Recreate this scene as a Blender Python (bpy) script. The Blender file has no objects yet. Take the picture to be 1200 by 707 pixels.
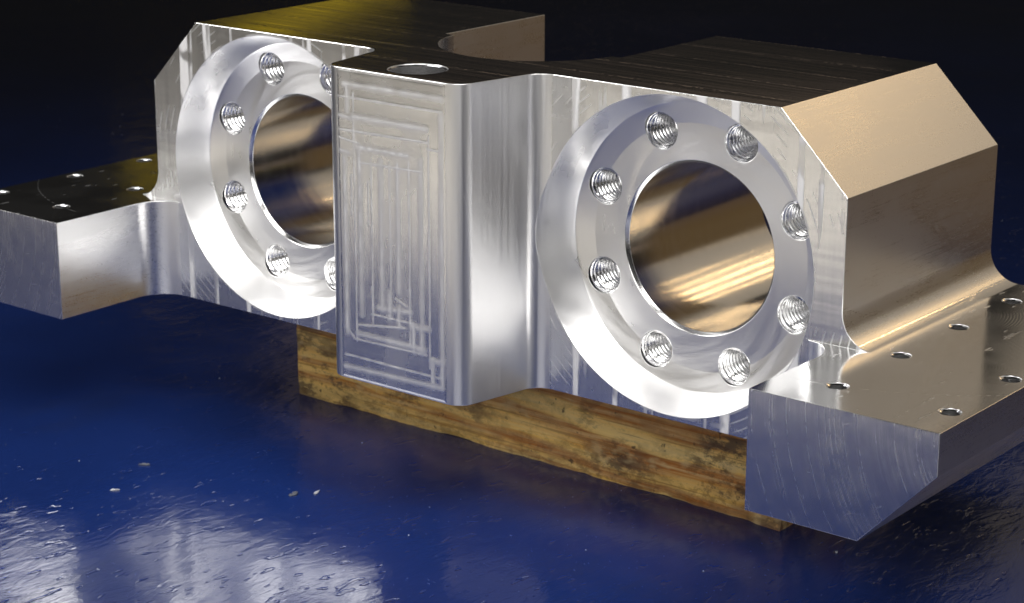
import bpy, bmesh, math, random
import numpy as np
from mathutils import Vector, Matrix, noise

random.seed(4)
scene = bpy.context.scene
COL = scene.collection
PI = math.pi

# ------------------------------------------------------------------ camera
CAM = Vector((1.1079, -1.3188, 0.5623))
FWD = Vector((-0.59801, 0.75030, -0.28184))
RGT = Vector((0.78146, 0.62395, 0.00293))
UPV = Vector((-0.17805, 0.21849, 0.95946))
cd = bpy.data.cameras.new('camera')
cd.sensor_width = 36.0
cd.lens = 36.0 * 2523.6 / 1200.0
cd.clip_start = 0.05
cd.clip_end = 200.0
cam = bpy.data.objects.new('camera', cd)
COL.objects.link(cam)
cam.matrix_world = Matrix(((RGT.x, UPV.x, -FWD.x, CAM.x), (RGT.y, UPV.y, -FWD.y, CAM.y),
                           (RGT.z, UPV.z, -FWD.z, CAM.z), (0, 0, 0, 1)))
cd.dof.use_dof = True
cd.dof.focus_distance = 1.55
cd.dof.aperture_fstop = 20.0
scene.camera = cam

# ------------------------------------------------------------------ world and lamps
world = bpy.data.worlds.new('World')
scene.world = world
world.use_nodes = True
wb_ = world.node_tree.nodes['Background']
wb_.inputs['Color'].default_value = (1.0, 0.95, 0.9, 1)
wb_.inputs['Strength'].default_value = 0.010

def lamp(name, az, el, dist, w, h, rad, color, target=(0.0, 0.0, 0.1), spread=180, roll=0.0):
    """rectangular area light: az from +Y towards +X, el above the horizon; rad = brightness of its face"""
    a, e = math.radians(az), math.radians(el)
    d = Vector((math.sin(a) * math.cos(e), math.cos(a) * math.cos(e), math.sin(e)))
    ld = bpy.data.lights.new(name, 'AREA')
    ld.shape = 'RECTANGLE'
    ld.size, ld.size_y = w, h
    ld.energy = rad * PI * w * h
    ld.color = color
    ld.spread = math.radians(spread)
    o = bpy.data.objects.new(name, ld)
    COL.objects.link(o)
    o.location = Vector(target) + d * dist
    q = (-d).to_track_quat('-Z', 'Y').to_matrix() @ Matrix.Rotation(math.radians(roll), 3, 'Z')
    o.rotation_euler = q.to_euler()
    return o

WHITE = (1.0, 0.97, 0.93)
lamp('overhead_lamp', 170, 74, 1.5, 0.8, 0.7, 2.6, WHITE, (-0.1, -0.45, -0.1), spread=90)
lamp('right_side_lamp', 104, 54, 1.7, 0.8, 0.7, 1.8, WHITE, spread=52)
lamp('front_concrete_fill', 0, 88, 1.5, 0.9, 0.9, 2.2, WHITE, (-0.5, -1.35, -0.11), spread=80)  # added fill, brightens the concrete that the front faces mirror
lamp('left_side_lamp', -80, 54, 1.9, 0.7, 0.7, 0.8, (0.95, 0.97, 1.0), spread=90)
lamp('flash_lamp', 150, 24, 1.8, 1.2, 1.0, 0.95, (1.0, 0.98, 0.95), spread=80)
lamp('front_window_lamp', -128, 30, 2.4, 1.05, 0.85, 3.2, (1.0, 0.98, 0.95), spread=100)
lamp('front_low_fill', -142, 7.5, 2.6, 2.4, 0.66, 0.1, (1.0, 0.92, 0.79), spread=120)  # weak fill added to lift the timber face
lamp('side_soft_fill', 80, 11, 2.4, 1.5, 1.0, 0.42, (1.0, 0.96, 0.9), spread=120)  # broad soft light added for the slanted block side and thread flanks
lamp('warm_ceiling_bounce', 10, 32, 3.2, 3.2, 1.9, 0.15, (1.0, 0.83, 0.62), spread=120)  # added glowing panel, stands in for warm light bounced off the ceiling
lamp('warm_low_fill', 34, 2, 1.0, 1.0, 0.5, 0.055, (1.0, 0.60, 0.22), (0.1, 0.15, 0.12), spread=150)  # added glow in place of something brown mirrored in the right-hand sides
lamp('warm_back_fill', -36, 16.8, 8.0, 2.7, 1.05, 0.19, (1.0, 0.73, 0.52))  # added dim panel for the brown tone mirrored in the foot tops
lamp('yellow_back_standin', -46, 9.9, 10.0, 1.7, 0.10, 0.45, (1.0, 0.70, 0.02), roll=24)  # added glowing bar, stands in for a yellow object mirrored in the tops
for az, el, ln, rd in [(-4, 36, 0.9, 6.0), (3, 35.0, 0.7, 14.0), (11, 34.5, 0.9, 14.0), (18, 32.0, 0.5, 9.0), (25, 29.5, 0.3, 7.0)]:
    lamp('tube_lamp', az, el, 4.0, 0.022, ln, rd * 2.1, (1.0, 0.64, 0.28))

vs = scene.view_settings
vs.view_transform = 'Standard'
vs.look = 'None'
vs.exposure = 0.0
vs.gamma = 1.0
vs.use_curve_mapping = False
scene.cycles.use_denoising = True
scene.cycles.max_bounces = 10
scene.cycles.glossy_bounces = 8
scene.cycles.sample_clamp_indirect = 6.0

# ------------------------------------------------------------------ dimensions (metres)
H, XL, ZL = 0.259, 0.2117, 0.1300
RB, RBORE, RO, DD = 0.0962, 0.0675, 0.1262, 0.0376
X1, X2, Z2, D = 0.3048, 0.3631, 0.2002, 0.2357
ZF, FF, XI, X3, Z3, X4 = 0.0895, 0.1225, 0.3622, 0.5079, 0.0593, 0.4517
BP, WB, WS = 0.0822, 0.0698, 0.0842
HOLE = 0.0150
FLOOR = -0.1133

# ------------------------------------------------------------------ node helpers
class NT:
    def __init__(self, name):
        self.mat = bpy.data.materials.new(name)
        self.mat.use_nodes = True
        self.t = self.mat.node_tree
        self.b = self.t.nodes['Principled BSDF']
    def n(self, typ, **kw):
        nd = self.t.nodes.new(typ)
        for k, v in kw.items():
            setattr(nd, k, v)
        return nd
    def put(self, sock, v):
        if v is None:
            return
        if isinstance(v, bpy.types.NodeSocket):
            self.t.links.new(v, sock)
        else:
            sock.default_value = v
    def obj(self):
        return self.n('ShaderNodeTexCoord').outputs['Object']
    def map(self, vec, scale=(1, 1, 1), loc=(0, 0, 0), rot=(0, 0, 0)):
        m = self.n('ShaderNodeMapping')
        self.put(m.inputs['Vector'], vec)
        m.inputs['Scale'].default_value = scale
        m.inputs['Location'].default_value = loc
        m.inputs['Rotation'].default_value = rot
        return m.outputs[0]
    def noise(self, vec, scale=5, detail=3, rough=0.5, dist=0.0):
        m = self.n('ShaderNodeTexNoise')
        self.put(m.inputs['Vector'], vec)
        m.inputs['Scale'].default_value = scale
        m.inputs['Detail'].default_value = detail
        m.inputs['Roughness'].default_value = rough
        m.inputs['Distortion'].default_value = dist
        return m.outputs['Fac']
    def math(self, op, a, b=None, c=None, clamp=False):
        m = self.n('ShaderNodeMath', operation=op, use_clamp=clamp)
        self.put(m.inputs[0], a)
        self.put(m.inputs[1], b)
        self.put(m.inputs[2], c)
        return m.outputs[0]
    def ramp(self, fac, stops):
        r = self.n('ShaderNodeValToRGB')
        self.put(r.inputs[0], fac)
        els = r.color_ramp.elements
        while len(els) > 1:
            els.remove(els[-1])
        els[0].position = stops[0][0]
        for p, c in stops[1:]:
            els.new(p)
        for e, (p, c) in zip(els, stops):
            e.color = c if len(c) == 4 else (*c, 1)
        return r.outputs[0]
    def rng(self, v, a, b, c, d, smooth=False):
        m = self.n('ShaderNodeMapRange')
        if smooth:
            m.interpolation_type = 'SMOOTHSTEP'
        self.put(m.inputs[0], v)
        for i, x in enumerate((a, b, c, d)):
            self.put(m.inputs[i + 1], x)
        return m.outputs[0]
    def mix(self, fac, a, b, mode='MIX'):
        m = self.n('ShaderNodeMix', data_type='RGBA', blend_type=mode)
        self.put(m.inputs[0], fac)
        self.put(m.inputs[6], a)
        self.put(m.inputs[7], b)
        return m.outputs[2]
    def sep(self, vec):
        s = self.n('ShaderNodeSeparateXYZ')
        self.put(s.inputs[0], vec)
        return s.outputs
    def bump(self, h, dist=0.001, strength=1.0, normal=None):
        b = self.n('ShaderNodeBump')
        self.put(b.inputs['Height'], h)
        b.inputs['Distance'].default_value = dist
        b.inputs['Strength'].default_value = strength
        if normal is not None:
            self.put(b.inputs['Normal'], normal)
        return b.outputs[0]
    def set(self, **kw):
        for k, v in kw.items():
            self.put(self.b.inputs[k.replace('_', ' ')], v)
        return self.mat

ALU = (0.90, 0.90, 0.905, 1)

def metal_base(name):
    m = NT(name)
    m.set(Base_Color=ALU, Metallic=1.0)
    return m, m.obj()

def mat_milled_front():
    m, p = metal_base('milled_front')
    s = m.noise(m.map(p, (1, 0.2, 0.05)), 70, 2, 0.5)
    bands = m.rng(s, 0.55, 0.63, 0, 1, True)
    s2 = m.noise(m.map(p, (0.05, 0.2, 1), loc=(3, 0, 1)), 60, 2, 0.5)
    bands2 = m.rng(s2, 0.60, 0.66, 0, 1, True)
    fine = m.noise(m.map(p, (1, 1, 0.02)), 500, 2, 0.6)
    cut = m.noise(p, 30, 2, 0.5)
    bands = m.math('MULTIPLY', bands, m.rng(cut, 0.36, 0.46, 0.15, 1, True))
    bands2 = m.math('MULTIPLY', bands2, m.rng(cut, 0.36, 0.46, 0.55, 0.05, True))
    # scallops left by the end mill beside the bores
    x, y, z = m.sep(p)
    ax = m.math('SUBTRACT', m.math('ABSOLUTE', x), 0.2117)
    dz = m.math('SUBTRACT', z, 0.13)
    d = m.math('SQRT', m.math('ADD', m.math('POWER', ax, 2.0), m.math('POWER', dz, 2.0)))
    ring = m.rng(m.math('SINE', m.math('MULTIPLY', d, 900)), 0.75, 1.0, 0, 0.45, True)
    ring = m.math('MULTIPLY', ring, m.rng(cut, 0.5, 0.6, 0, 1, True))
    allb = m.math('MAXIMUM', m.math('MAXIMUM', bands, bands2), ring)
    grit = m.noise(p, 1400, 2, 0.6)
    r = m.math('ADD', m.rng(allb, 0, 1, 0.25, 0.64), m.rng(fine, 0.3, 0.7, -0.015, 0.02))
    h = m.math('ADD', m.math('ADD', s, m.math('MULTIPLY', s2, 0.5)), m.math('MULTIPLY', fine, 0.05))
    n1 = m.bump(h, 0.0006, 0.9)
    n2 = m.bump(grit, 0.000008, 0.8, n1)
    return m.set(Roughness=r, Normal=n2)

def mat_vertical():
    m, p = metal_base('milled_vertical')
    fine = m.noise(m.map(p, (1, 1, 0.012)), 420, 2, 0.6)
    grit = m.noise(p, 900, 2, 0.6)
    specks = m.rng(m.noise(p, 260, 1, 0.5), 0.76, 0.80, 0, 1)
    r = m.math('ADD', m.rng(fine, 0.3, 0.7, 0.29, 0.37), m.math('MULTIPLY', specks, 0.2))
    h = m.math('ADD', m.math('MULTIPLY', fine, 0.6), m.math('MULTIPLY', grit, 0.15))
    h = m.math('ADD', h, specks)
    return m.set(Roughness=r, Normal=m.bump(h, 0.00008, 0.8))

def mat_relief():
    m, p = metal_base('milled_relief')
    at = m.n('ShaderNodeAttribute', attribute_name='mark')
    grit = m.noise(p, 1200, 2, 0.6)
    cloud = m.noise(m.map(p, (1, 1, 0.4)), 40, 3, 0.55)
    r = m.math('ADD', m.rng(at.outputs['Fac'], 0, 1, 0.25, 0.68), m.rng(cloud, 0.3, 0.7, -0.04, 0.05))
    return m.set(Roughness=r, Normal=m.bump(grit, 0.00002, 0.8))

def mat_top():
    m, p = metal_base('milled_top')
    lines = m.noise(m.map(p, (0.02, 1, 1)), 260, 2, 0.6)
    sw = m.n('ShaderNodeTexWave', wave_type='BANDS', bands_direction='Y')
    m.put(sw.inputs['Vector'], p)
    sw.inputs['Scale'].default_value = 6.0
    sw.inputs['Distortion'].default_value = 0.3
    ridge = m.rng(sw.outputs['Fac'], 0.985, 1.0, 0, 1)
    dots = m.rng(m.noise(p, 330, 0, 0.5), 0.5, 0.6, 0, 1)
    sc = m.noise(p, 900, 2, 0.6)
    h = m.math('ADD', m.math('MULTIPLY', lines, 0.35), m.math('MULTIPLY', sc, 0.1))
    h = m.math('ADD', h, m.math('MULTIPLY', ridge, dots))
    r = m.rng(lines, 0.3, 0.7, 0.06, 0.11)
    return m.set(Roughness=r, Normal=m.bump(h, 0.00005, 0.6))

def mat_side():
    m, p = metal_base('ground_side')
    grain = m.noise(p, 1300, 2, 0.7)
    cloud = m.noise(m.map(p, (1, 0.4, 1)), 22, 4, 0.6, 1.0)
    brush = m.noise(m.map(p, (1, 0.02, 1)), 380, 2, 0.6)
    h = m.math('ADD', grain, m.math('MULTIPLY', brush, 0.5))
    r = m.math('ADD', m.rng(cloud, 0.25, 0.75, 0.26, 0.32), m.rng(h, 0.5, 1.0, -0.03, 0.03))
    return m.set(Roughness=r)

def mat_foot_top():
    m, p = metal_base('faced_foot_top')
    x, y, z = m.sep(p)
    ax = m.math('ABSOLUTE', x)
    # overlapping sweeps of a big face mill
    def sweep(cx, cy, scale):
        d = m.math('SQRT', m.math('ADD', m.math('POWER', m.math('SUBTRACT', ax, cx), 2.0),
                                  m.math('POWER', m.math('SUBTRACT', y, cy), 2.0)))
        return d, m.math('SINE', m.math('MULTIPLY', d, scale))
    d1, s1 = sweep(0.36, 0.12, 2600)
    d2, s2 = sweep(0.46, 0.02, 3100)
    mask = m.rng(m.noise(p, 16, 2, 0.5), 0.42, 0.6, 0, 1, True)
    rings = m.math('ADD', m.math('MULTIPLY', s1, mask), m.math('MULTIPLY', s2, m.math('SUBTRACT', 1.0, mask)))
    edge = m.math('MULTIPLY', m.rng(m.math('ABSOLUTE', m.math('SUBTRACT', d1, 0.205)), 0.0, 0.0012, 1, 0),
                  m.rng(m.math('SINE', m.math('MULTIPLY', y, 1500)), -0.2, 0.3, 0, 1))
    chat = m.rng(m.noise(m.map(p, (2.2, 0.6, 1), rot=(0, 0, 0.5)), 60, 2, 0.6), 0.66, 0.72, 0, 1)
    grit = m.noise(p, 1000, 2, 0.6)
    h = m.math('ADD', m.math('MULTIPLY', rings, 0.12), m.math('MULTIPLY', grit, 0.35))
    h = m.math('ADD', h, m.math('MULTIPLY', m.math('ADD', edge, chat), 0.9))
    r = m.math('ADD', m.rng(mask, 0, 1, 0.10, 0.15), m.math('MULTIPLY', m.math('ADD', edge, chat), 0.2))
    return m.set(Roughness=r, Normal=m.bump(h, 0.00006, 0.7))

def mat_foot_end():
    m, p = metal_base('sawn_foot_end')
    x, y, z = m.sep(p)
    wob = m.noise(p, 25, 2, 0.5)
    dx = m.math('SUBTRACT', m.math('ABSOLUTE', x), 0.565)
    dz = m.math('SUBTRACT', z, 0.088)
    d = m.math('SQRT', m.math('ADD', m.math('POWER', dx, 2.0), m.math('POWER', dz, 2.0)))
    d = m.math('ADD', d, m.math('MULTIPLY', wob, 0.003))
    cv = m.n('ShaderNodeCombineXYZ')
    m.put(cv.inputs[0], d)
    arcs = m.noise(cv.outputs[0], 760, 2, 0.6)
    arcs_s = m.rng(arcs, 0.55, 0.68, 0, 1)
    brk = m.noise(p, 60, 3, 0.6)
    arcs_s = m.math('MULTIPLY', arcs_s, m.rng(brk, 0.34, 0.5, 0.2, 1))
    v = m.n('ShaderNodeTexVoronoi', feature='DISTANCE_TO_EDGE')
    m.put(v.inputs['Vector'], m.map(p, (1, 1, 2.2), rot=(0, 0.6, 0)))
    v.inputs['Scale'].default_value = 40
    scr = m.math('MULTIPLY', m.rng(v.outputs['Distance'], 0, 0.014, 1, 0), m.rng(m.noise(p, 45, 1, 0.5), 0.66, 0.72, 0, 1))
    grit = m.noise(p, 1200, 2, 0.6)
    sine = m.math('SINE', m.math('MULTIPLY', m.math('ADD', d, m.math('MULTIPLY', arcs, 0.004)), 1150))
    sine = m.math('MULTIPLY', sine, m.rng(brk, 0.35, 0.6, 0.3, 1))
    h = m.math('ADD', m.math('MULTIPLY', arcs, 0.35), m.math('MULTIPLY', grit, 0.1))
    h = m.math('ADD', h, m.math('MULTIPLY', sine, 0.12))
    r = m.math('ADD', m.rng(brk, 0.3, 0.7, 0.19, 0.24), m.math('MULTIPLY', m.math('ADD', m.math('MULTIPLY', arcs_s, 0.6), scr), 0.2))
    return m.set(Roughness=r, Normal=m.bump(h, 0.00012, 0.8))

def mat_turned(name, rough, aniso, ring=0.4, swirl=0.0, rot=0.0):
    m, p = metal_base(name)
    x, y, z = m.sep(p)
    d = m.math('SQRT', m.math('ADD', m.math('POWER', x, 2.0), m.math('POWER', z, 2.0)))
    cv = m.n('ShaderNodeCombineXYZ')
    m.put(cv.inputs[0], m.math('ADD', d, m.math('MULTIPLY', y, 1.0)))
    rings = m.noise(cv.outputs[0], 330, 4, 0.8)
    broad = m.noise(cv.outputs[0], 110, 2, 0.5)
    grit = m.noise(p, 1500, 2, 0.6)
    h = m.math('ADD', m.math('MULTIPLY', rings, ring), m.math('MULTIPLY', grit, 0.25))
    r = m.math('ADD', m.rng(broad, 0.3, 0.7, rough - 0.02, rough + 0.03), m.rng(m.noise(p, 30, 3, 0.6), 0.3, 0.7, -0.02, 0.03))
    if swirl:
        th = m.math('ADD', m.math('ARCTAN2', z, x), m.math('MULTIPLY', d, 34.0))
        sv = m.n('ShaderNodeCombineXYZ')
        m.put(sv.inputs[0], m.math('COSINE', th)); m.put(sv.inputs[1], m.math('SINE', th))
        m.put(sv.inputs[2], m.math('MULTIPLY', d, 6.0))
        sw = m.noise(sv.outputs[0], 2.6, 2, 0.5)
        r = m.math('ADD', r, m.rng(sw, 0.40, 0.60, -0.06, 0.06))
        h = m.math('ADD', h, m.math('MULTIPLY', sw, swirl))
    tg = m.n('ShaderNodeTangent', direction_type='RADIAL', axis='Y')
    m.put(m.b.inputs['Tangent'], tg.outputs[0])
    return m.set(Roughness=r, Anisotropic=aniso, Anisotropic_Rotation=rot, Normal=m.bump(h, 0.0001, 0.6))

def mat_plain(name, rough):
    m, p = metal_base(name)
    g = m.noise(p, 900, 2, 0.6)
    return m.set(Roughness=m.rng(g, 0.3, 0.7, rough * 0.85, rough * 1.2), Normal=m.bump(g, 0.00002, 0.6))

def mat_wood():
    m = NT('pine_timber')
    p = m.obj()
    warp = m.noise(m.map(p, (0.6, 1, 1)), 7, 2, 0.5)
    cv = m.n('ShaderNodeCombineXYZ')
    x, y, z = m.sep(p)
    zz = m.math('ADD', m.math('ADD', z, m.math('MULTIPLY', x, 0.05)), m.math('MULTIPLY', warp, 0.06))
    m.put(cv.inputs[0], m.math('MULTIPLY', x, 0.02))
    m.put(cv.inputs[1], m.math('ADD', m.math('MULTIPLY', y, 0.5), m.math('MULTIPLY', warp, 0.01)))
    m.put(cv.inputs[2], zz)
    late = m.noise(cv.outputs[0], 62, 2, 0.45)
    fibre = m.noise(m.map(p, (0.03, 1, 1)), 420, 3, 0.6)
    col = m.ramp(late, [(0.30, (0.92, 0.66, 0.24)), (0.48, (0.88, 0.54, 0.13)), (0.55, (0.46, 0.17, 0.02)), (0.60, (0.40, 0.13, 0.014)), (0.66, (0.78, 0.44, 0.11))])
    col = m.mix(m.rng(fibre, 0.35, 0.65, 0, 0.5), col, (0.80, 0.60, 0.28, 1))
    grime = m.noise(m.map(p, (0.5, 1, 1)), 30, 9, 0.76)
    g2 = m.noise(p, 9, 2, 0.5)
    gf = m.math('MULTIPLY', m.rng(grime, 0.49, 0.57, 0, 0.8, True), m.rng(g2, 0.4, 0.55, 0.2, 1))
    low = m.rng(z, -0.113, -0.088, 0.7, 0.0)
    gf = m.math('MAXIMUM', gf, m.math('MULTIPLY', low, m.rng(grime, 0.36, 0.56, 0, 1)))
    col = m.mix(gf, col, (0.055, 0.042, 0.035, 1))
    blot = m.rng(m.noise(p, 110, 3, 0.6), 0.66, 0.72, 0, 0.8)
    col = m.mix(blot, col, (0.04, 0.03, 0.02, 1))
    mott = m.math('MULTIPLY', m.rng(m.noise(m.map(p, (0.6, 1, 1)), 75, 6, 0.78), 0.50, 0.58, 0, 0.7), m.rng(g2, 0.38, 0.62, 0.3, 1))
    col = m.mix(mott, col, (0.10, 0.05, 0.018, 1))
    gl = m.rng(m.noise(m.map(p, (0.018, 1, 1), rot=(0, 0.05, 0)), 260, 2, 0.5), 0.61, 0.67, 0, 0.5)
    col = m.mix(gl, col, (0.22, 0.09, 0.02, 1))
    saw = m.rng(m.noise(m.map(p, (1, 1, 0.04), loc=(2.3, 0, 0)), 130, 2, 0.6), 0.70, 0.74, 0, 0.45)
    col = m.mix(saw, col, (0.75, 0.58, 0.30, 1))
    pale = m.rng(m.noise(m.map(p, (0.5, 1, 1)), 45, 3, 0.6), 0.62, 0.7, 0, 0.5)
    col = m.mix(pale, col, (0.66, 0.50, 0.25, 1))
    h = m.math('ADD', m.math('MULTIPLY', fibre, 0.5), m.math('ADD', late, m.math('MULTIPLY', gf, -0.3)))
    return m.set(Base_Color=col, Roughness=0.62, Normal=m.bump(h, 0.0012, 0.6))

def mat_floor():
    m = NT('blue_painted_floor')
    p = m.obj()
    big = m.noise(p, 3.0, 4, 0.55)
    mid = m.noise(p, 26, 4, 0.6)
    col = m.ramp(big, [(0.3, (0.004, 0.0125, 0.068)), (0.7, (0.0055, 0.0175, 0.095))])
    scuff = m.rng(m.noise(m.map(p, (1, 0.35, 1), rot=(0, 0, 0.9)), 14, 5, 0.7), 0.58, 0.75, 0, 0.35)
    col = m.mix(scuff, col, (0.010, 0.016, 0.045, 1))
    specks = m.rng(m.noise(p, 340, 1, 0.5), 0.755, 0.79, 0, 0.25)
    col = m.mix(specks, col, (0.15, 0.2, 0.35, 1))
    # brushed, uneven coat of paint
    rot = m.map(p, (1.0, 0.42, 1), rot=(0, 0, -0.55))
    peel = m.noise(rot, 95, 3, 0.55, 0.6)
    pits = m.rng(m.noise(rot, 120, 1, 0.5), 0.66, 0.74, 0, 1, True)
    wave = m.noise(p, 9, 2, 0.5)
    h = m.math('ADD', m.math('MULTIPLY', peel, 0.28), m.math('MULTIPLY', wave, 1.5))
    h = m.math('SUBTRACT', h, m.math('MULTIPLY', pits, 0.25))
    r = m.math('ADD', m.rng(mid, 0.3, 0.7, 0.09, 0.16), m.rng(big, 0.45, 0.65, 0.0, 0.05))
    return m.set(Base_Color=col, Roughness=r, Normal=m.bump(h, 0.0016, 0.7))

M = dict(front=mat_milled_front(), vert=mat_vertical(), relief=mat_relief(), top=mat_top(), side=mat_side(),
         ftop=mat_foot_top(), fend=mat_foot_end(), recess=mat_turned('turned_recess', 0.34, 0.7, 1.2, 2.0, 0.25),
         bore=mat_turned('honed_bore', 0.15, 0.0, 0.0), thread=mat_plain('cut_thread', 0.15),
         hole=mat_plain('drilled_hole', 0.12), wood=mat_wood(), floor=mat_floor())

# ------------------------------------------------------------------ mesh helpers
def link(name, me, parent=None, mats=None):
    o = bpy.data.objects.new(name, me)
    COL.objects.link(o)
    if parent is not None:
        o.parent = parent
    for mm in (mats or []):
        me.materials.append(mm)
    return o

def tag(o, label, cat, group=None, kind=None):
    if label: o['label'] = label
    if cat: o['category'] = cat
    if group: o['group'] = group
    if kind: o['kind'] = kind

def prism(pts, axis, a, b):
    """closed prism: pts 2D outline; axis 'z' -> (x,y) extruded z a..b; 'y' -> (x,z) extruded y a..b"""
    bm = bmesh.new()
    def v3(p, t):
        return (p[0], p[1], t) if axis == 'z' else (p[0], t, p[1])
    lo = [bm.verts.new(v3(p, a)) for p in pts]
    hi = [bm.verts.new(v3(p, b)) for p in pts]
    n = len(pts)
    bm.faces.new(lo)
    bm.faces.new(hi)
    for i in range(n):
        j = (i + 1) % n
        bm.faces.new((lo[i], lo[j], hi[j], hi[i]))
    bmesh.ops.recalc_face_normals(bm, faces=bm.faces)
    me = bpy.data.meshes.new('tmp')
    bm.to_mesh(me)
    bm.free()
    return me

def arc(cx, cy, r, a0, a1, n):
    return [(cx + r * math.cos(math.radians(a0 + (a1 - a0) * i / n)), cy + r * math.sin(math.radians(a0 + (a1 - a0) * i / n))) for i in range(n + 1)]

def fillet(p0, p1, p2, r, n=10):
    """round the corner p1 of the polyline p0-p1-p2"""
    a = Vector(p0) - Vector(p1); b = Vector(p2) - Vector(p1)
    a.normalize(); b.normalize()
    ang = a.angle(b)
    t = r / math.tan(ang / 2)
    c = Vector(p1) + (a + b).normalized() * (r / math.sin(ang / 2))
    s = Vector(p1) + a * t - c; e = Vector(p1) + b * t - c
    a0 = math.atan2(s.y, s.x); a1 = math.atan2(e.y, e.x)
    da = (a1 - a0 + PI) % (2 * PI) - PI
    return [(c.x + r * math.cos(a0 + da * i / n), c.y + r * math.sin(a0 + da * i / n)) for i in range(n + 1)]

def lathe_y(prof, seg, cx=0, cz=0, closed=True):
    """prof: (r, y) list, first and last may have r=0; axis along Y"""
    bm = bmesh.new()
    rings = []
    for r, y in prof:
        if r == 0:
            rings.append([bm.verts.new((cx, y, cz))])
        else:
            rings.append([bm.verts.new((cx + r * math.cos(2 * PI * k / seg), y, cz + r * math.sin(2 * PI * k / seg))) for k in range(seg)])
    for a, b in zip(rings[:-1], rings[1:]):
        for k in range(seg):
            l = (k + 1) % seg
            if len(a) == 1 and len(b) == 1: continue
            if len(a) == 1: bm.faces.new((a[0], b[k], b[l]))
            elif len(b) == 1: bm.faces.new((a[k], a[l], b[0]))
            else: bm.faces.new((a[k], a[l], b[l], b[k]))
    bmesh.ops.recalc_face_normals(bm, faces=bm.faces)
    me = bpy.data.meshes.new('tmp')
    bm.to_mesh(me)
    bm.free()
    return me

def joined(meshes):
    bm = bmesh.new()
    for m in meshes:
        bm.from_mesh(m)
    me = bpy.data.meshes.new('tmp')
    bm.to_mesh(me)
    bm.free()
    return me

def boolean(me, other, op):
    a = bpy.data.objects.new('tmp_a', me); b = bpy.data.objects.new('tmp_b', other)
    COL.objects.link(a); COL.objects.link(b)
    md = a.modifiers.new('b', 'BOOLEAN')
    md.operation = op; md.object = b; md.solver = 'EXACT'
    bpy.context.view_layer.update()
    res = bpy.data.meshes.new_from_object(a.evaluated_get(bpy.context.evaluated_depsgraph_get()))
    bpy.data.objects.remove(a); bpy.data.objects.remove(b)
    return res

def bevelled(me, width, seg, angle):
    a = bpy.data.objects.new('tmp_a', me)
    COL.objects.link(a)
    md = a.modifiers.new('v', 'BEVEL')
    md.width = width; md.segments = seg; md.limit_method = 'ANGLE'; md.angle_limit = math.radians(angle)
    md.use_clamp_overlap = False; md.miter_outer = 'MITER_SHARP'
    bpy.context.view_layer.update()
    res = bpy.data.meshes.new_from_object(a.evaluated_get(bpy.context.evaluated_depsgraph_get()))
    bpy.data.objects.remove(a)
    return res

# ------------------------------------------------------------------ floor
def grid_mesh(xs, ys, zf):
    verts = [(x, y, zf(x, y)) for y in ys for x in xs]
    nx = len(xs)
    faces = [(j * nx + i, j * nx + i + 1, (j + 1) * nx + i + 1, (j + 1) * nx + i) for j in range(len(ys) - 1) for i in range(nx - 1)]
    me = bpy.data.meshes.new('tmp')
    me.from_pydata(verts, [], faces)
    me.update()
    return me
fl = link('floor', grid_mesh([-30, 30], [-30, 30], lambda x, y: FLOOR), None, [M['floor']])
tag(fl, None, None, kind='structure')
def mat_concrete():
    m = NT('bare_concrete')
    p = m.obj()
    a = m.noise(p, 2.5, 5, 0.6)
    b = m.noise(p, 45, 4, 0.6)
    col = m.ramp(a, [(0.3, (0.60, 0.565, 0.50)), (0.7, (0.70, 0.665, 0.60))])
    col = m.mix(m.rng(b, 0.55, 0.7, 0, 0.3), col, (0.3, 0.28, 0.25, 1))
    return m.set(Base_Color=col, Roughness=0.6, Normal=m.bump(b, 0.001, 0.4))
cf = link('concrete_floor', grid_mesh([-30, 30], [-30, -0.76], lambda x, y: FLOOR + 0.004), None, [mat_concrete()])
tag(cf, None, None, kind='structure')

# ------------------------------------------------------------------ the machined block: one solid, then split into its parts
R_F = 0.026
prof = [(-X3, 0), (X3, 0), (X3, ZF)]
prof += fillet((X3, ZF), (X2, ZF), (X2, Z2), R_F, 10)
prof += [(X2, Z2), (X1, H), (-X1, H), (-X2, Z2)]
prof += fillet((-X2, Z2), (-X2, ZF), (-X3, ZF), R_F, 10)
prof += [(-X3, ZF)]
solid = prism(prof, 'y', 0, D)

R_V = 0.030
def foot_plan(s):
    q = [(XI, -FF)] + fillet((XI, -FF), (XI, 0), (XI - 0.1, 0), R_V, 10) + [(XI - R_V, 0.02), (X3, 0.02), (X3, -FF)]
    return [(s * x, y) for x, y in q]
for s in (1, -1):
    solid = boolean(solid, prism(foot_plan(s), 'z', 0, ZF), 'UNION')
R_C, R_B = 0.017, 0.0165
rt = fillet((-WB, -BP), (WB, -BP), (WS, 0), R_B, 10) + fillet((WB, -BP), (WS, 0), (WS + 0.1, 0), R_C, 10) + [(WS + 0.02, 0.015)]
plan = rt + [(-x, y) for x, y in reversed(rt)]
solid = boolean(solid, prism(plan, 'z', 0, H), 'UNION')

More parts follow.
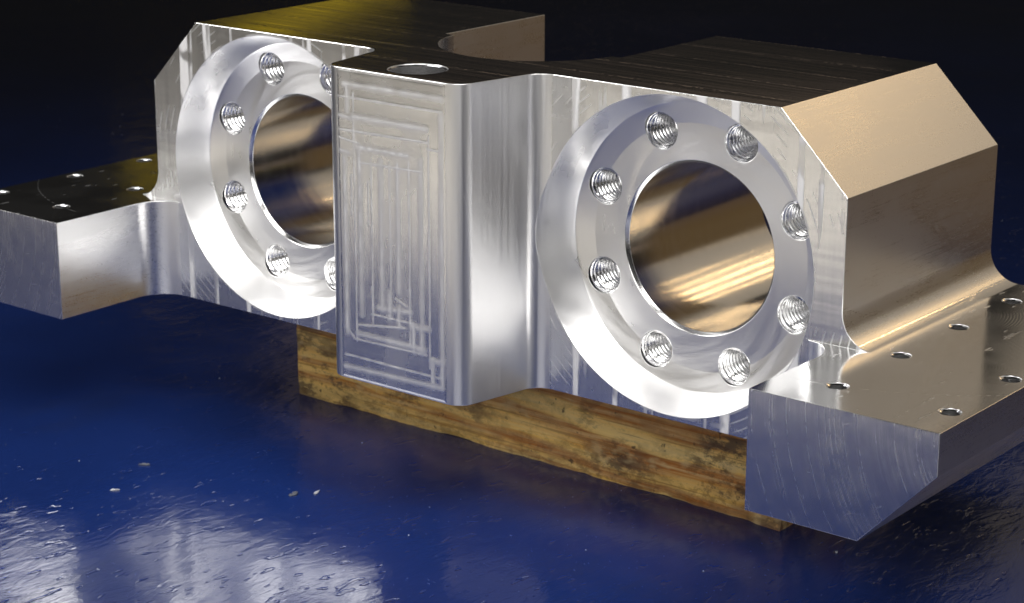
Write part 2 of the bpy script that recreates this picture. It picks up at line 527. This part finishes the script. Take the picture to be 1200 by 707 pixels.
# cuts: round-ended notch from the back, lower outer edges of the feet
RN = 0.085
notch = [(0.0935, D + 0.05), (0.0935, 0.096)] + arc(0, 0.107, RN, -8, -172, 28) + [(-0.0935, 0.096), (-0.0935, D + 0.05)]
cut1 = [prism(notch, 'z', -0.05, H + 0.05)]
for s in (1, -1):
    cut1.append(prism([(s * X4, 0), (s * X3, Z3), (s * (X3 + 0.06), Z3), (s * (X3 + 0.06), -0.05), (s * (X4 - 0.047), -0.05)], 'y', -0.3, 0.5))
    # recess: forward clearance, curved wall, flat floor, bore chamfer, bore
    rw, n = 0.0105, 10
    p = [(0, -0.2), (RO, -0.2), (RO, 0.0)]
    p += [(RO - 0.0030, 0.011), (RO - 0.0062, 0.0225), (0.1168, 0.0322), (0.1160, 0.0333), (0.1146, 0.0340)]
    p += [(0.0995, 0.0373), (0.0985, DD)]
    p += [(RBORE + 0.0025, DD), (RBORE, DD + 0.003), (RBORE, D + 0.05), (0, D + 0.05)]
    cut1.append(lathe_y(p, 144, s * XL, ZL))
for c_ in cut1:
    solid = boolean(solid, c_, 'DIFFERENCE')
# holes
bolt_spots = [(s, s * XL + RB * math.cos(PI / 8 + k * PI / 4), ZL + RB * math.sin(PI / 8 + k * PI / 4)) for s in (1, -1) for k in range(8)]
cut2 = [lathe_y([(0, DD - 0.02), (HOLE, DD - 0.02), (HOLE, DD + 0.05), (0, DD + 0.05)], 40, x, z) for s, x, z in bolt_spots]
def cyl_z(x, y, r, z0, z1, seg):
    return prism([(x + r * math.cos(2 * PI * k / seg), y + r * math.sin(2 * PI * k / seg)) for k in range(seg)], 'z', z0, z1)
foot_spots = [(s, s * xx, -0.0795 + 0.089 * k) for s in (1, -1) for xx in (0.4069, 0.4928) for k in range(4)]
RFH = 0.0078
cut2 += [cyl_z(x, y, RFH, ZF - 0.03, ZF + 0.02, 28) for s, x, y in foot_spots]
TOPH = (0.0, -0.0491, 0.0238)
cut2.append(cyl_z(TOPH[0], TOPH[1], TOPH[2], H - 0.07, H + 0.02, 48))
solid = boolean(solid, joined(cut2), 'DIFFERENCE')
# no shavings of faces: weld, then ease the sharp edges
bm = bmesh.new(); bm.from_mesh(solid)
bmesh.ops.remove_doubles(bm, verts=bm.verts, dist=0.00004)
bmesh.ops.dissolve_degenerate(bm, edges=bm.edges, dist=0.00004)
bm.to_mesh(solid); bm.free()
solid = bevelled(solid, 0.00045, 2, 32)

# smooth corner normals (area weighted, hard above 22 degrees)
nv = len(solid.vertices)
fn = [p.normal.copy() for p in solid.polygons]
fa = [p.area for p in solid.polygons]
vf = [[] for _ in range(nv)]
for p in solid.polygons:
    for v in p.vertices:
        vf[v].append(p.index)
COS = math.cos(math.radians(22))
def corner(pi, v):
    n0 = fn[pi]; acc = Vector((0, 0, 0))
    for q in vf[v]:
        if fn[q].dot(n0) > COS:
            acc += fn[q] * (fa[q] + 1e-10)
    return acc.normalized() if acc.length > 0 else n0

def part_of(p):
    c = p.center; n = p.normal
    s = 1 if c.x > 0 else -1
    rad = math.hypot(c.x - s * XL, c.z - ZL)
    if c.y < DD + 0.049 and c.y > DD + 0.001 and any(sg == s and math.hypot(c.x - hx, c.z - hz) < HOLE + 0.0005 for sg, hx, hz in bolt_spots):
        return None                                  # wall behind the threads
    if rad < RBORE + 0.0032 and c.y > DD - 0.0005 and abs(n.y) < 0.95: return ('bore', s)
    far = max(math.hypot(solid.vertices[v].co.x - s * XL, solid.vertices[v].co.z - ZL) for v in p.vertices)
    if far < RO + 0.0012 and c.y > -0.0008 and c.y < DD + 0.002: return ('recess', s)
    if abs(c.x) < 0.13 and c.y < -0.0002 and c.z < H - 0.0001 and c.z > 0.0001: return ('center', 0)
    if abs(c.x) > 0.30 and c.z < ZF + R_F and (abs(c.x) > X2 + 0.0002 or c.y < -0.0004): return ('foot', s)
    return ('body', 0)
groups = {}
for p in solid.polygons:
    k = part_of(p)
    if k: groups.setdefault(k, []).append(p.index)

def mat_for(key, p):
    n, c = p.normal, p.center
    kind = key[0]
    if kind == 'bore': return 'bore'
    if kind == 'recess': return 'recess'
    if kind == 'foot':
        if n.z > 0.9: return 'ftop'
        if n.y < -0.9 and c.y < -FF + 0.002: return 'fend'
        if abs(n.x) > 0.6 and abs(n.z) < 0.1: return 'side'
        return 'side' if abs(c.x) > X2 - 0.001 else 'vert'
    if kind == 'center': return 'vert'
    if n.z > 0.95: return 'top'
    if n.y < -0.9: return 'front'
    return 'side'

def make_part(name, key, parent, origin=(0, 0, 0)):
    idx = groups[key]
    vmap = {}; verts = []; faces = []; norms = []; mslots = []; mi = []
    o3 = Vector(origin)
    for pi in idx:
        p = solid.polygons[pi]
        f = []
        for v in p.vertices:
            if v not in vmap:
                vmap[v] = len(verts); verts.append(solid.vertices[v].co - o3)
            f.append(vmap[v])
            norms.append(corner(pi, v))
        faces.append(f)
        m = mat_for(key, p)
        if m not in mslots: mslots.append(m)
        mi.append(mslots.index(m))
    me = bpy.data.meshes.new(name)
    me.from_pydata(verts, [], faces)
    me.polygons.foreach_set('material_index', mi)
    me.polygons.foreach_set('use_smooth', [True] * len(faces))
    me.update()
    me.normals_split_custom_set(norms)
    o = link(name, me, parent, [M[k] for k in mslots])
    o.location = o3
    return o

block = bpy.data.objects.new('machined_block', None)
COL.objects.link(block)
tag(block, 'large machined aluminium housing block with two round bores, resting on timber', 'machine part')
body = make_part('body', ('body', 0), block)
center = make_part('center_block', ('center', 0), block)
recess, foot = {}, {}
for s in (1, -1):
    recess[s] = make_part('bolt_flange', ('recess', s), block, (s * XL, 0, ZL))
    make_part('bore', ('bore', s), block, (s * XL, 0, ZL))
    foot[s] = make_part('mounting_foot', ('foot', s), block)

# threaded holes
def thread_mesh():
    pitch, seg, r0, r1 = 0.0045, 48, HOLE - 0.0008, HOLE - 0.0028
    rows = [(HOLE, DD + 0.0004, 0), (r0 - 0.0003, DD + 0.0032, 0)]
    y = DD + 0.0032
    prof = [(t / 8, 0.5 * (r0 + r1) - 0.5 * (r0 - r1) * math.cos(2 * PI * t / 8)) for t in range(1, 9)]
    turns = 9
    for k in range(turns):
        for t, r in prof:
            rows.append((r, y + (k + t) * pitch, 1))
    verts, faces = [], []
    for r, yy, hx in rows:
        for k in range(seg + 1):
            th = 2 * PI * k / seg
            off = hx * pitch * (k / seg)
            verts.append((r * math.cos(th), yy + off - (0.5 * pitch * hx), r * math.sin(th)))
    w = seg + 1
    for j in range(len(rows) - 1):
        for k in range(seg):
            faces.append((j * w + k, j * w + k + 1, (j + 1) * w + k + 1, (j + 1) * w + k))
    base = len(verts); ye = y + (turns + 0.6) * pitch
    verts.append((0, ye + 0.006, 0))
    j = len(rows) - 1
    for k in range(seg):
        faces.append((j * w + k, j * w + k + 1, base))
    me = bpy.data.meshes.new('threaded_hole')
    me.from_pydata(verts, [], [tuple(reversed(f)) for f in faces])
    me.polygons.foreach_set('use_smooth', [True] * len(faces))
    me.update()
    me.materials.append(M['thread'])
    return me
tm = thread_mesh()
for s, x, z in bolt_spots:
    o = bpy.data.objects.new('threaded_hole', tm)
    COL.objects.link(o)
    o.parent = recess[s]
    o.location = (x - s * XL, 0, z - ZL)

# drilled holes of the feet and of the top: chamfered lining standing in each hole
def lining(name, r, cham, depth, seg):
    prof = [(r + 0.0009, 0.0), (r - cham, -cham), (r - cham, -depth)]
    verts, faces = [], []
    for rr, z in prof:
        for k in range(seg):
            verts.append((rr * math.cos(2 * PI * k / seg), rr * math.sin(2 * PI * k / seg), z))
    for j in range(len(prof) - 1):
        for k in range(seg):
            l = (k + 1) % seg
            faces.append((j * seg + k, (j + 1) * seg + k, (j + 1) * seg + l, j * seg + l))
    c = len(verts); verts.append((0, 0, -depth - 0.002))
    for k in range(seg):
        faces.append(((len(prof) - 1) * seg + k, c, (len(prof) - 1) * seg + (k + 1) % seg))
    me = bpy.data.meshes.new(name)
    me.from_pydata(verts, [], faces)
    me.polygons.foreach_set('use_smooth', [True] * len(faces))
    me.update()
    me.set_sharp_from_angle(angle=math.radians(30))
    me.materials.append(M['hole'])
    return me
lm = lining('drilled_hole', RFH, 0.0012, 0.0295, 32)
for s, x, y in foot_spots:
    o = bpy.data.objects.new('drilled_hole', lm)
    COL.objects.link(o)
    o.parent = foot[s]
    o.location = (x, y, ZF - 0.0002)
th = link('dowel_hole', lining('dowel_hole', TOPH[2], 0.0012, 0.06, 64), body)
th.location = (TOPH[0], TOPH[1], H - 0.0002)

# milled relief on the centre block's front face
def relief():
    x0, x1, z0, z1 = -0.0560, 0.0560, 0.0012, H - 0.0012
    nx, nz = 170, 380
    X, Z = np.meshgrid(np.linspace(x0, x1, nx), np.linspace(z0, z1, nz))
    U = (X - x0) / (x1 - x0); V = 1 - (Z - z0) / (z1 - z0)       # u right, v down
    hgt = np.zeros_like(X); mark = np.zeros_like(X)
    mm = 1e-3
    rs = np.random.RandomState(3)
    wob = 0.4 * mm * np.sin(Z * 90) * np.sin(X * 70 + 1)
    def seg(u0, v0, u1, v1, w, amp, mk):
        """bead of width w (m) from (u0,v0) to (u1,v1)"""
        nonlocal hgt, mark
        ax, az = x0 + u0 * (x1 - x0), z1 - v0 * (z1 - z0)
        bx, bz = x0 + u1 * (x1 - x0), z1 - v1 * (z1 - z0)
        dx, dz = bx - ax, bz - az
        L2 = dx * dx + dz * dz
        t = np.clip(((X - ax) * dx + (Z - az) * dz) / L2, 0, 1)
        d = np.hypot(X - ax - t * dx + wob * 0.3, Z - az - t * dz + wob * 0.3)
        g = np.exp(-(d / w) ** 2)
        hgt += amp * g
        mark = np.maximum(mark, mk * g * (0.75 + 0.25 * np.sin(t * 40 + rs.rand() * 6) * rs.rand()))
    def step(a, b, horizontal, amp):
        pass
    W, T = 2.2 * mm, 0.7 * mm
    AW, AT = 0.085 * mm, 0.075 * mm
    wide = [(.06,.045,.97,.045),(.14,.145,.83,.145),(0,.145,.12,.15),(.18,.238,.65,.238),(0,.255,.1,.26),(.02,.965,.97,.955),(.16,.845,.80,.845),(.36,.745,.66,.735),(.68,.78,.84,.775),(.87,.875,.98,.87),
            (.965,.10,.965,.95),(.775,.245,.775,.76),(.56,.27,.56,.68),(.40,.27,.40,.66),(.20,.25,.20,.78),(.055,.28,.055,.85),(.09,.05,.09,.13),(.47,.69,.47,.77),(.40,.66,.40,.75),(.70,.78,.70,.86),(.88,.87,.88,.96),(.56,.73,.56,.79),(.775,.78,.775,.85)]
    thin = [(0,.085,.97,.085),(.0,.19,.84,.185),(.84,.205,.97,.205),(0,.215,.2,.225),(.2,.285,.78,.28),(.03,.925,.97,.925),(.12,.865,.82,.86),(.3,.77,.68,.77),(.17,.815,.62,.79),(.04,.83,.12,.86),
            (.85,.165,.85,.90),(.665,.255,.665,.84),(.485,.27,.485,.72),(.31,.27,.31,.80),(.15,.07,.15,.87),(.12,.33,.12,.46),(.28,.34,.28,.48),(.30,.68,.31,.76),(.69,.765,.69,.85),(.865,.865,.865,.95),(.53,.70,.64,.72)]
    for a in wide: seg(*a, W * (0.8 + 0.5 * rs.rand()), AW * (0.7 + 0.6 * rs.rand()), 0.75)
    for a in thin: seg(*a, T, AT * (0.8 + 0.5 * rs.rand()), 1.0)
    # shallow terraces between the passes
    q = np.maximum(np.abs(U - 0.47) / 0.5, np.abs(V - 0.5) / 0.5)
    hgt += 0.10 * mm * (np.tanh((q - 0.80) * 60) + np.tanh((q - 0.62) * 60) + np.tanh((q - 0.42) * 60)) / 3
    hgt += 0.25 * mm
    edge = np.minimum(np.minimum(U, 1 - U) * (x1 - x0), np.minimum(V, 1 - V) * (z1 - z0))
    hgt *= np.clip(edge / (1.5 * mm), 0, 1)
    hgt += 0.02 * mm
    co = np.stack([X, -BP - hgt, Z], -1).reshape(-1, 3)
    faces = []
    for j in range(nz - 1):
        b = j * nx
        for i in range(nx - 1):
            faces.append((b + i, b + i + 1, b + nx + i + 1, b + nx + i))
    me = bpy.data.meshes.new('milled_face')
    me.from_pydata(co.tolist(), [], faces)
    me.polygons.foreach_set('use_smooth', [True] * len(faces))
    at = me.attributes.new('mark', 'FLOAT', 'POINT')
    at.data.foreach_set('value', mark.reshape(-1).astype(np.float32))
    me.update()
    return me
link('milled_face', relief(), center, [M['relief']])

# ------------------------------------------------------------------ the timber
def timber():
    x0, x1, y0, y1, z0, z1 = -0.288, 0.260, 0.1013, 0.205, FLOOR, -0.0004
    bm = bmesh.new()
    nx, nz, ny = 150, 22, 8
    def rnd(x, y, z, f, a):
        return a * noise.noise(Vector((x * f, y * f, z * f)))
    def P(i, sx):   # section ring round the timber at station i
        x = x0 + (x1 - x0) * i / nx
        ring = []
        cnt = 0
        outline = [(y0, z0, y0, z1, nz), (y0, z1, y1, z1, ny), (y1, z1, y1, z0, nz), (y1, z0, y0, z0, ny)]
        for (ya, za, yb, zb, m) in outline:
            for k in range(m):
                t = k / m
                y = ya + (yb - ya) * t; z = za + (zb - za) * t
                # eased, chewed long edges
                cyy, czz = abs(y - y0), abs(z - z0)
                dy = dz = 0
                near = math.hypot(y - y0, z - z0)
                if near < 0.014:
                    w = 1 - near / 0.014
                    chew = max(0, 0.15 + 1.2 * noise.noise(Vector((x * 17, 3, 1))) + 0.5 * noise.noise(Vector((x * 60, 7, 1))))
                    dy += 0.003 * w * chew; dz += 0.0006 * w * chew
                if abs(y - y0) < 1e-6:
                    dy += rnd(x * .25, 0, z, 60, 0.0007) + rnd(x, 2, z, 120, 0.0003)
                    if x > 0.18:     # splintered lower right end
                        dy -= 0.004 * max(0, (x - 0.18) / 0.08) * max(0, 1 - (z - z0) / 0.02)
                ring.append(bm.verts.new((x + (rnd(1, y, z, 70, 0.002) if i in (0, nx) else 0), y + dy, max(z + dz, z0))))
        return ring
    rings = [P(i, 0) for i in range(nx + 1)]
    n = len(rings[0])
    for a, b in zip(rings[:-1], rings[1:]):
        for k in range(n):
            l = (k + 1) % n
            bm.faces.new((a[k], b[k], b[l], a[l]))
    bm.faces.new(list(reversed(rings[0])))
    bm.faces.new(rings[-1])
    bmesh.ops.recalc_face_normals(bm, faces=bm.faces)
    me = bpy.data.meshes.new('timber')
    bm.to_mesh(me)
    bm.free()
    return me
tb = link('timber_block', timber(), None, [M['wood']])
tag(tb, 'stained rough pine timber lying on the blue floor under the metal block', 'timber')

# ------------------------------------------------------------------ flakes and specks on the floor
mf = NT('pale_flake')
mf.set(Base_Color=(0.30, 0.31, 0.34, 1), Roughness=0.6)
md_ = NT('dark_flake')
md_.set(Base_Color=(0.05, 0.055, 0.075, 1), Roughness=0.5)
def flake_mesh(seed, ln, wd, ht):
    r = random.Random(seed)
    n = 9
    bm = bmesh.new()
    top = []; bot = []
    for k in range(n):
        a = 2 * PI * k / n
        f = 0.55 + 0.6 * r.random()
        x, y = ln * f * math.cos(a), wd * f * math.sin(a)
        bot.append(bm.verts.new((x, y, 0.0001)))
        top.append(bm.verts.new((x * 0.9, y * 0.9, ht * (0.4 + 0.9 * r.random()))))
    c = bm.verts.new((0, 0, ht))
    for k in range(n):
        l = (k + 1) % n
        bm.faces.new((bot[k], bot[l], top[l], top[k]))
        bm.faces.new((top[k], top[l], c))
    bm.faces.new(list(reversed(bot)))
    me = bpy.data.meshes.new('flake')
    bm.to_mesh(me); bm.free()
    return me
flakes = [(-0.257, -0.125, .010, .004, .0018, md_, 'small dark paint flake on the floor above the left of the glare'),
          (-0.231, -0.183, .008, .003, .0015, mf, 'small pale paint flake at the upper left edge of the glare'),
          (-0.105, -0.094, .008, .005, .002, md_, 'larger dark flake right of the glare, left one of a pair'),
          (-0.093, -0.079, .009, .003, .0015, mf, 'pale flake right of the glare, right one of a pair'),
          (0.319, 0.087, .004, .002, .002, mf, 'tiny white metal chip on the floor below the right foot')]
for k, (x, y, a, b, h, m, lb) in enumerate(flakes):
    o = link('paint_flake', flake_mesh(k + 3, a * 0.6, b * 0.6, h * 0.7), None, [m.mat])
    o.location = (x, y, FLOOR + 0.0002)
    o.rotation_euler[2] = 0.6 + 0.4 * k
    tag(o, lb, 'flake', 'flakes on the floor')
# fine dust specks, far too many to count
bm = bmesh.new()
for k in range(230):
    x = random.uniform(-1.6, 0.7); y = random.uniform(-0.5, 1.6)
    r = random.uniform(0.0003, 0.0008)
    a = random.random() * 6
    pts = [(x + r * random.uniform(.6, 1.6) * math.cos(a + q * PI / 2), y + r * math.sin(a + q * PI / 2)) for q in range(4)]
    lo = [bm.verts.new((px, py, FLOOR + 0.0001)) for px, py in pts]
    c = bm.verts.new((x, y, FLOOR + r * 1.2))
    for q in range(4):
        bm.faces.new((lo[q], lo[(q + 1) % 4], c))
me = bpy.data.meshes.new('dust')
bm.to_mesh(me); bm.free()
du = link('dust_specks', me, None, [mf.mat])
tag(du, 'fine pale dust specks scattered over the blue floor', 'dust', kind='stuff')
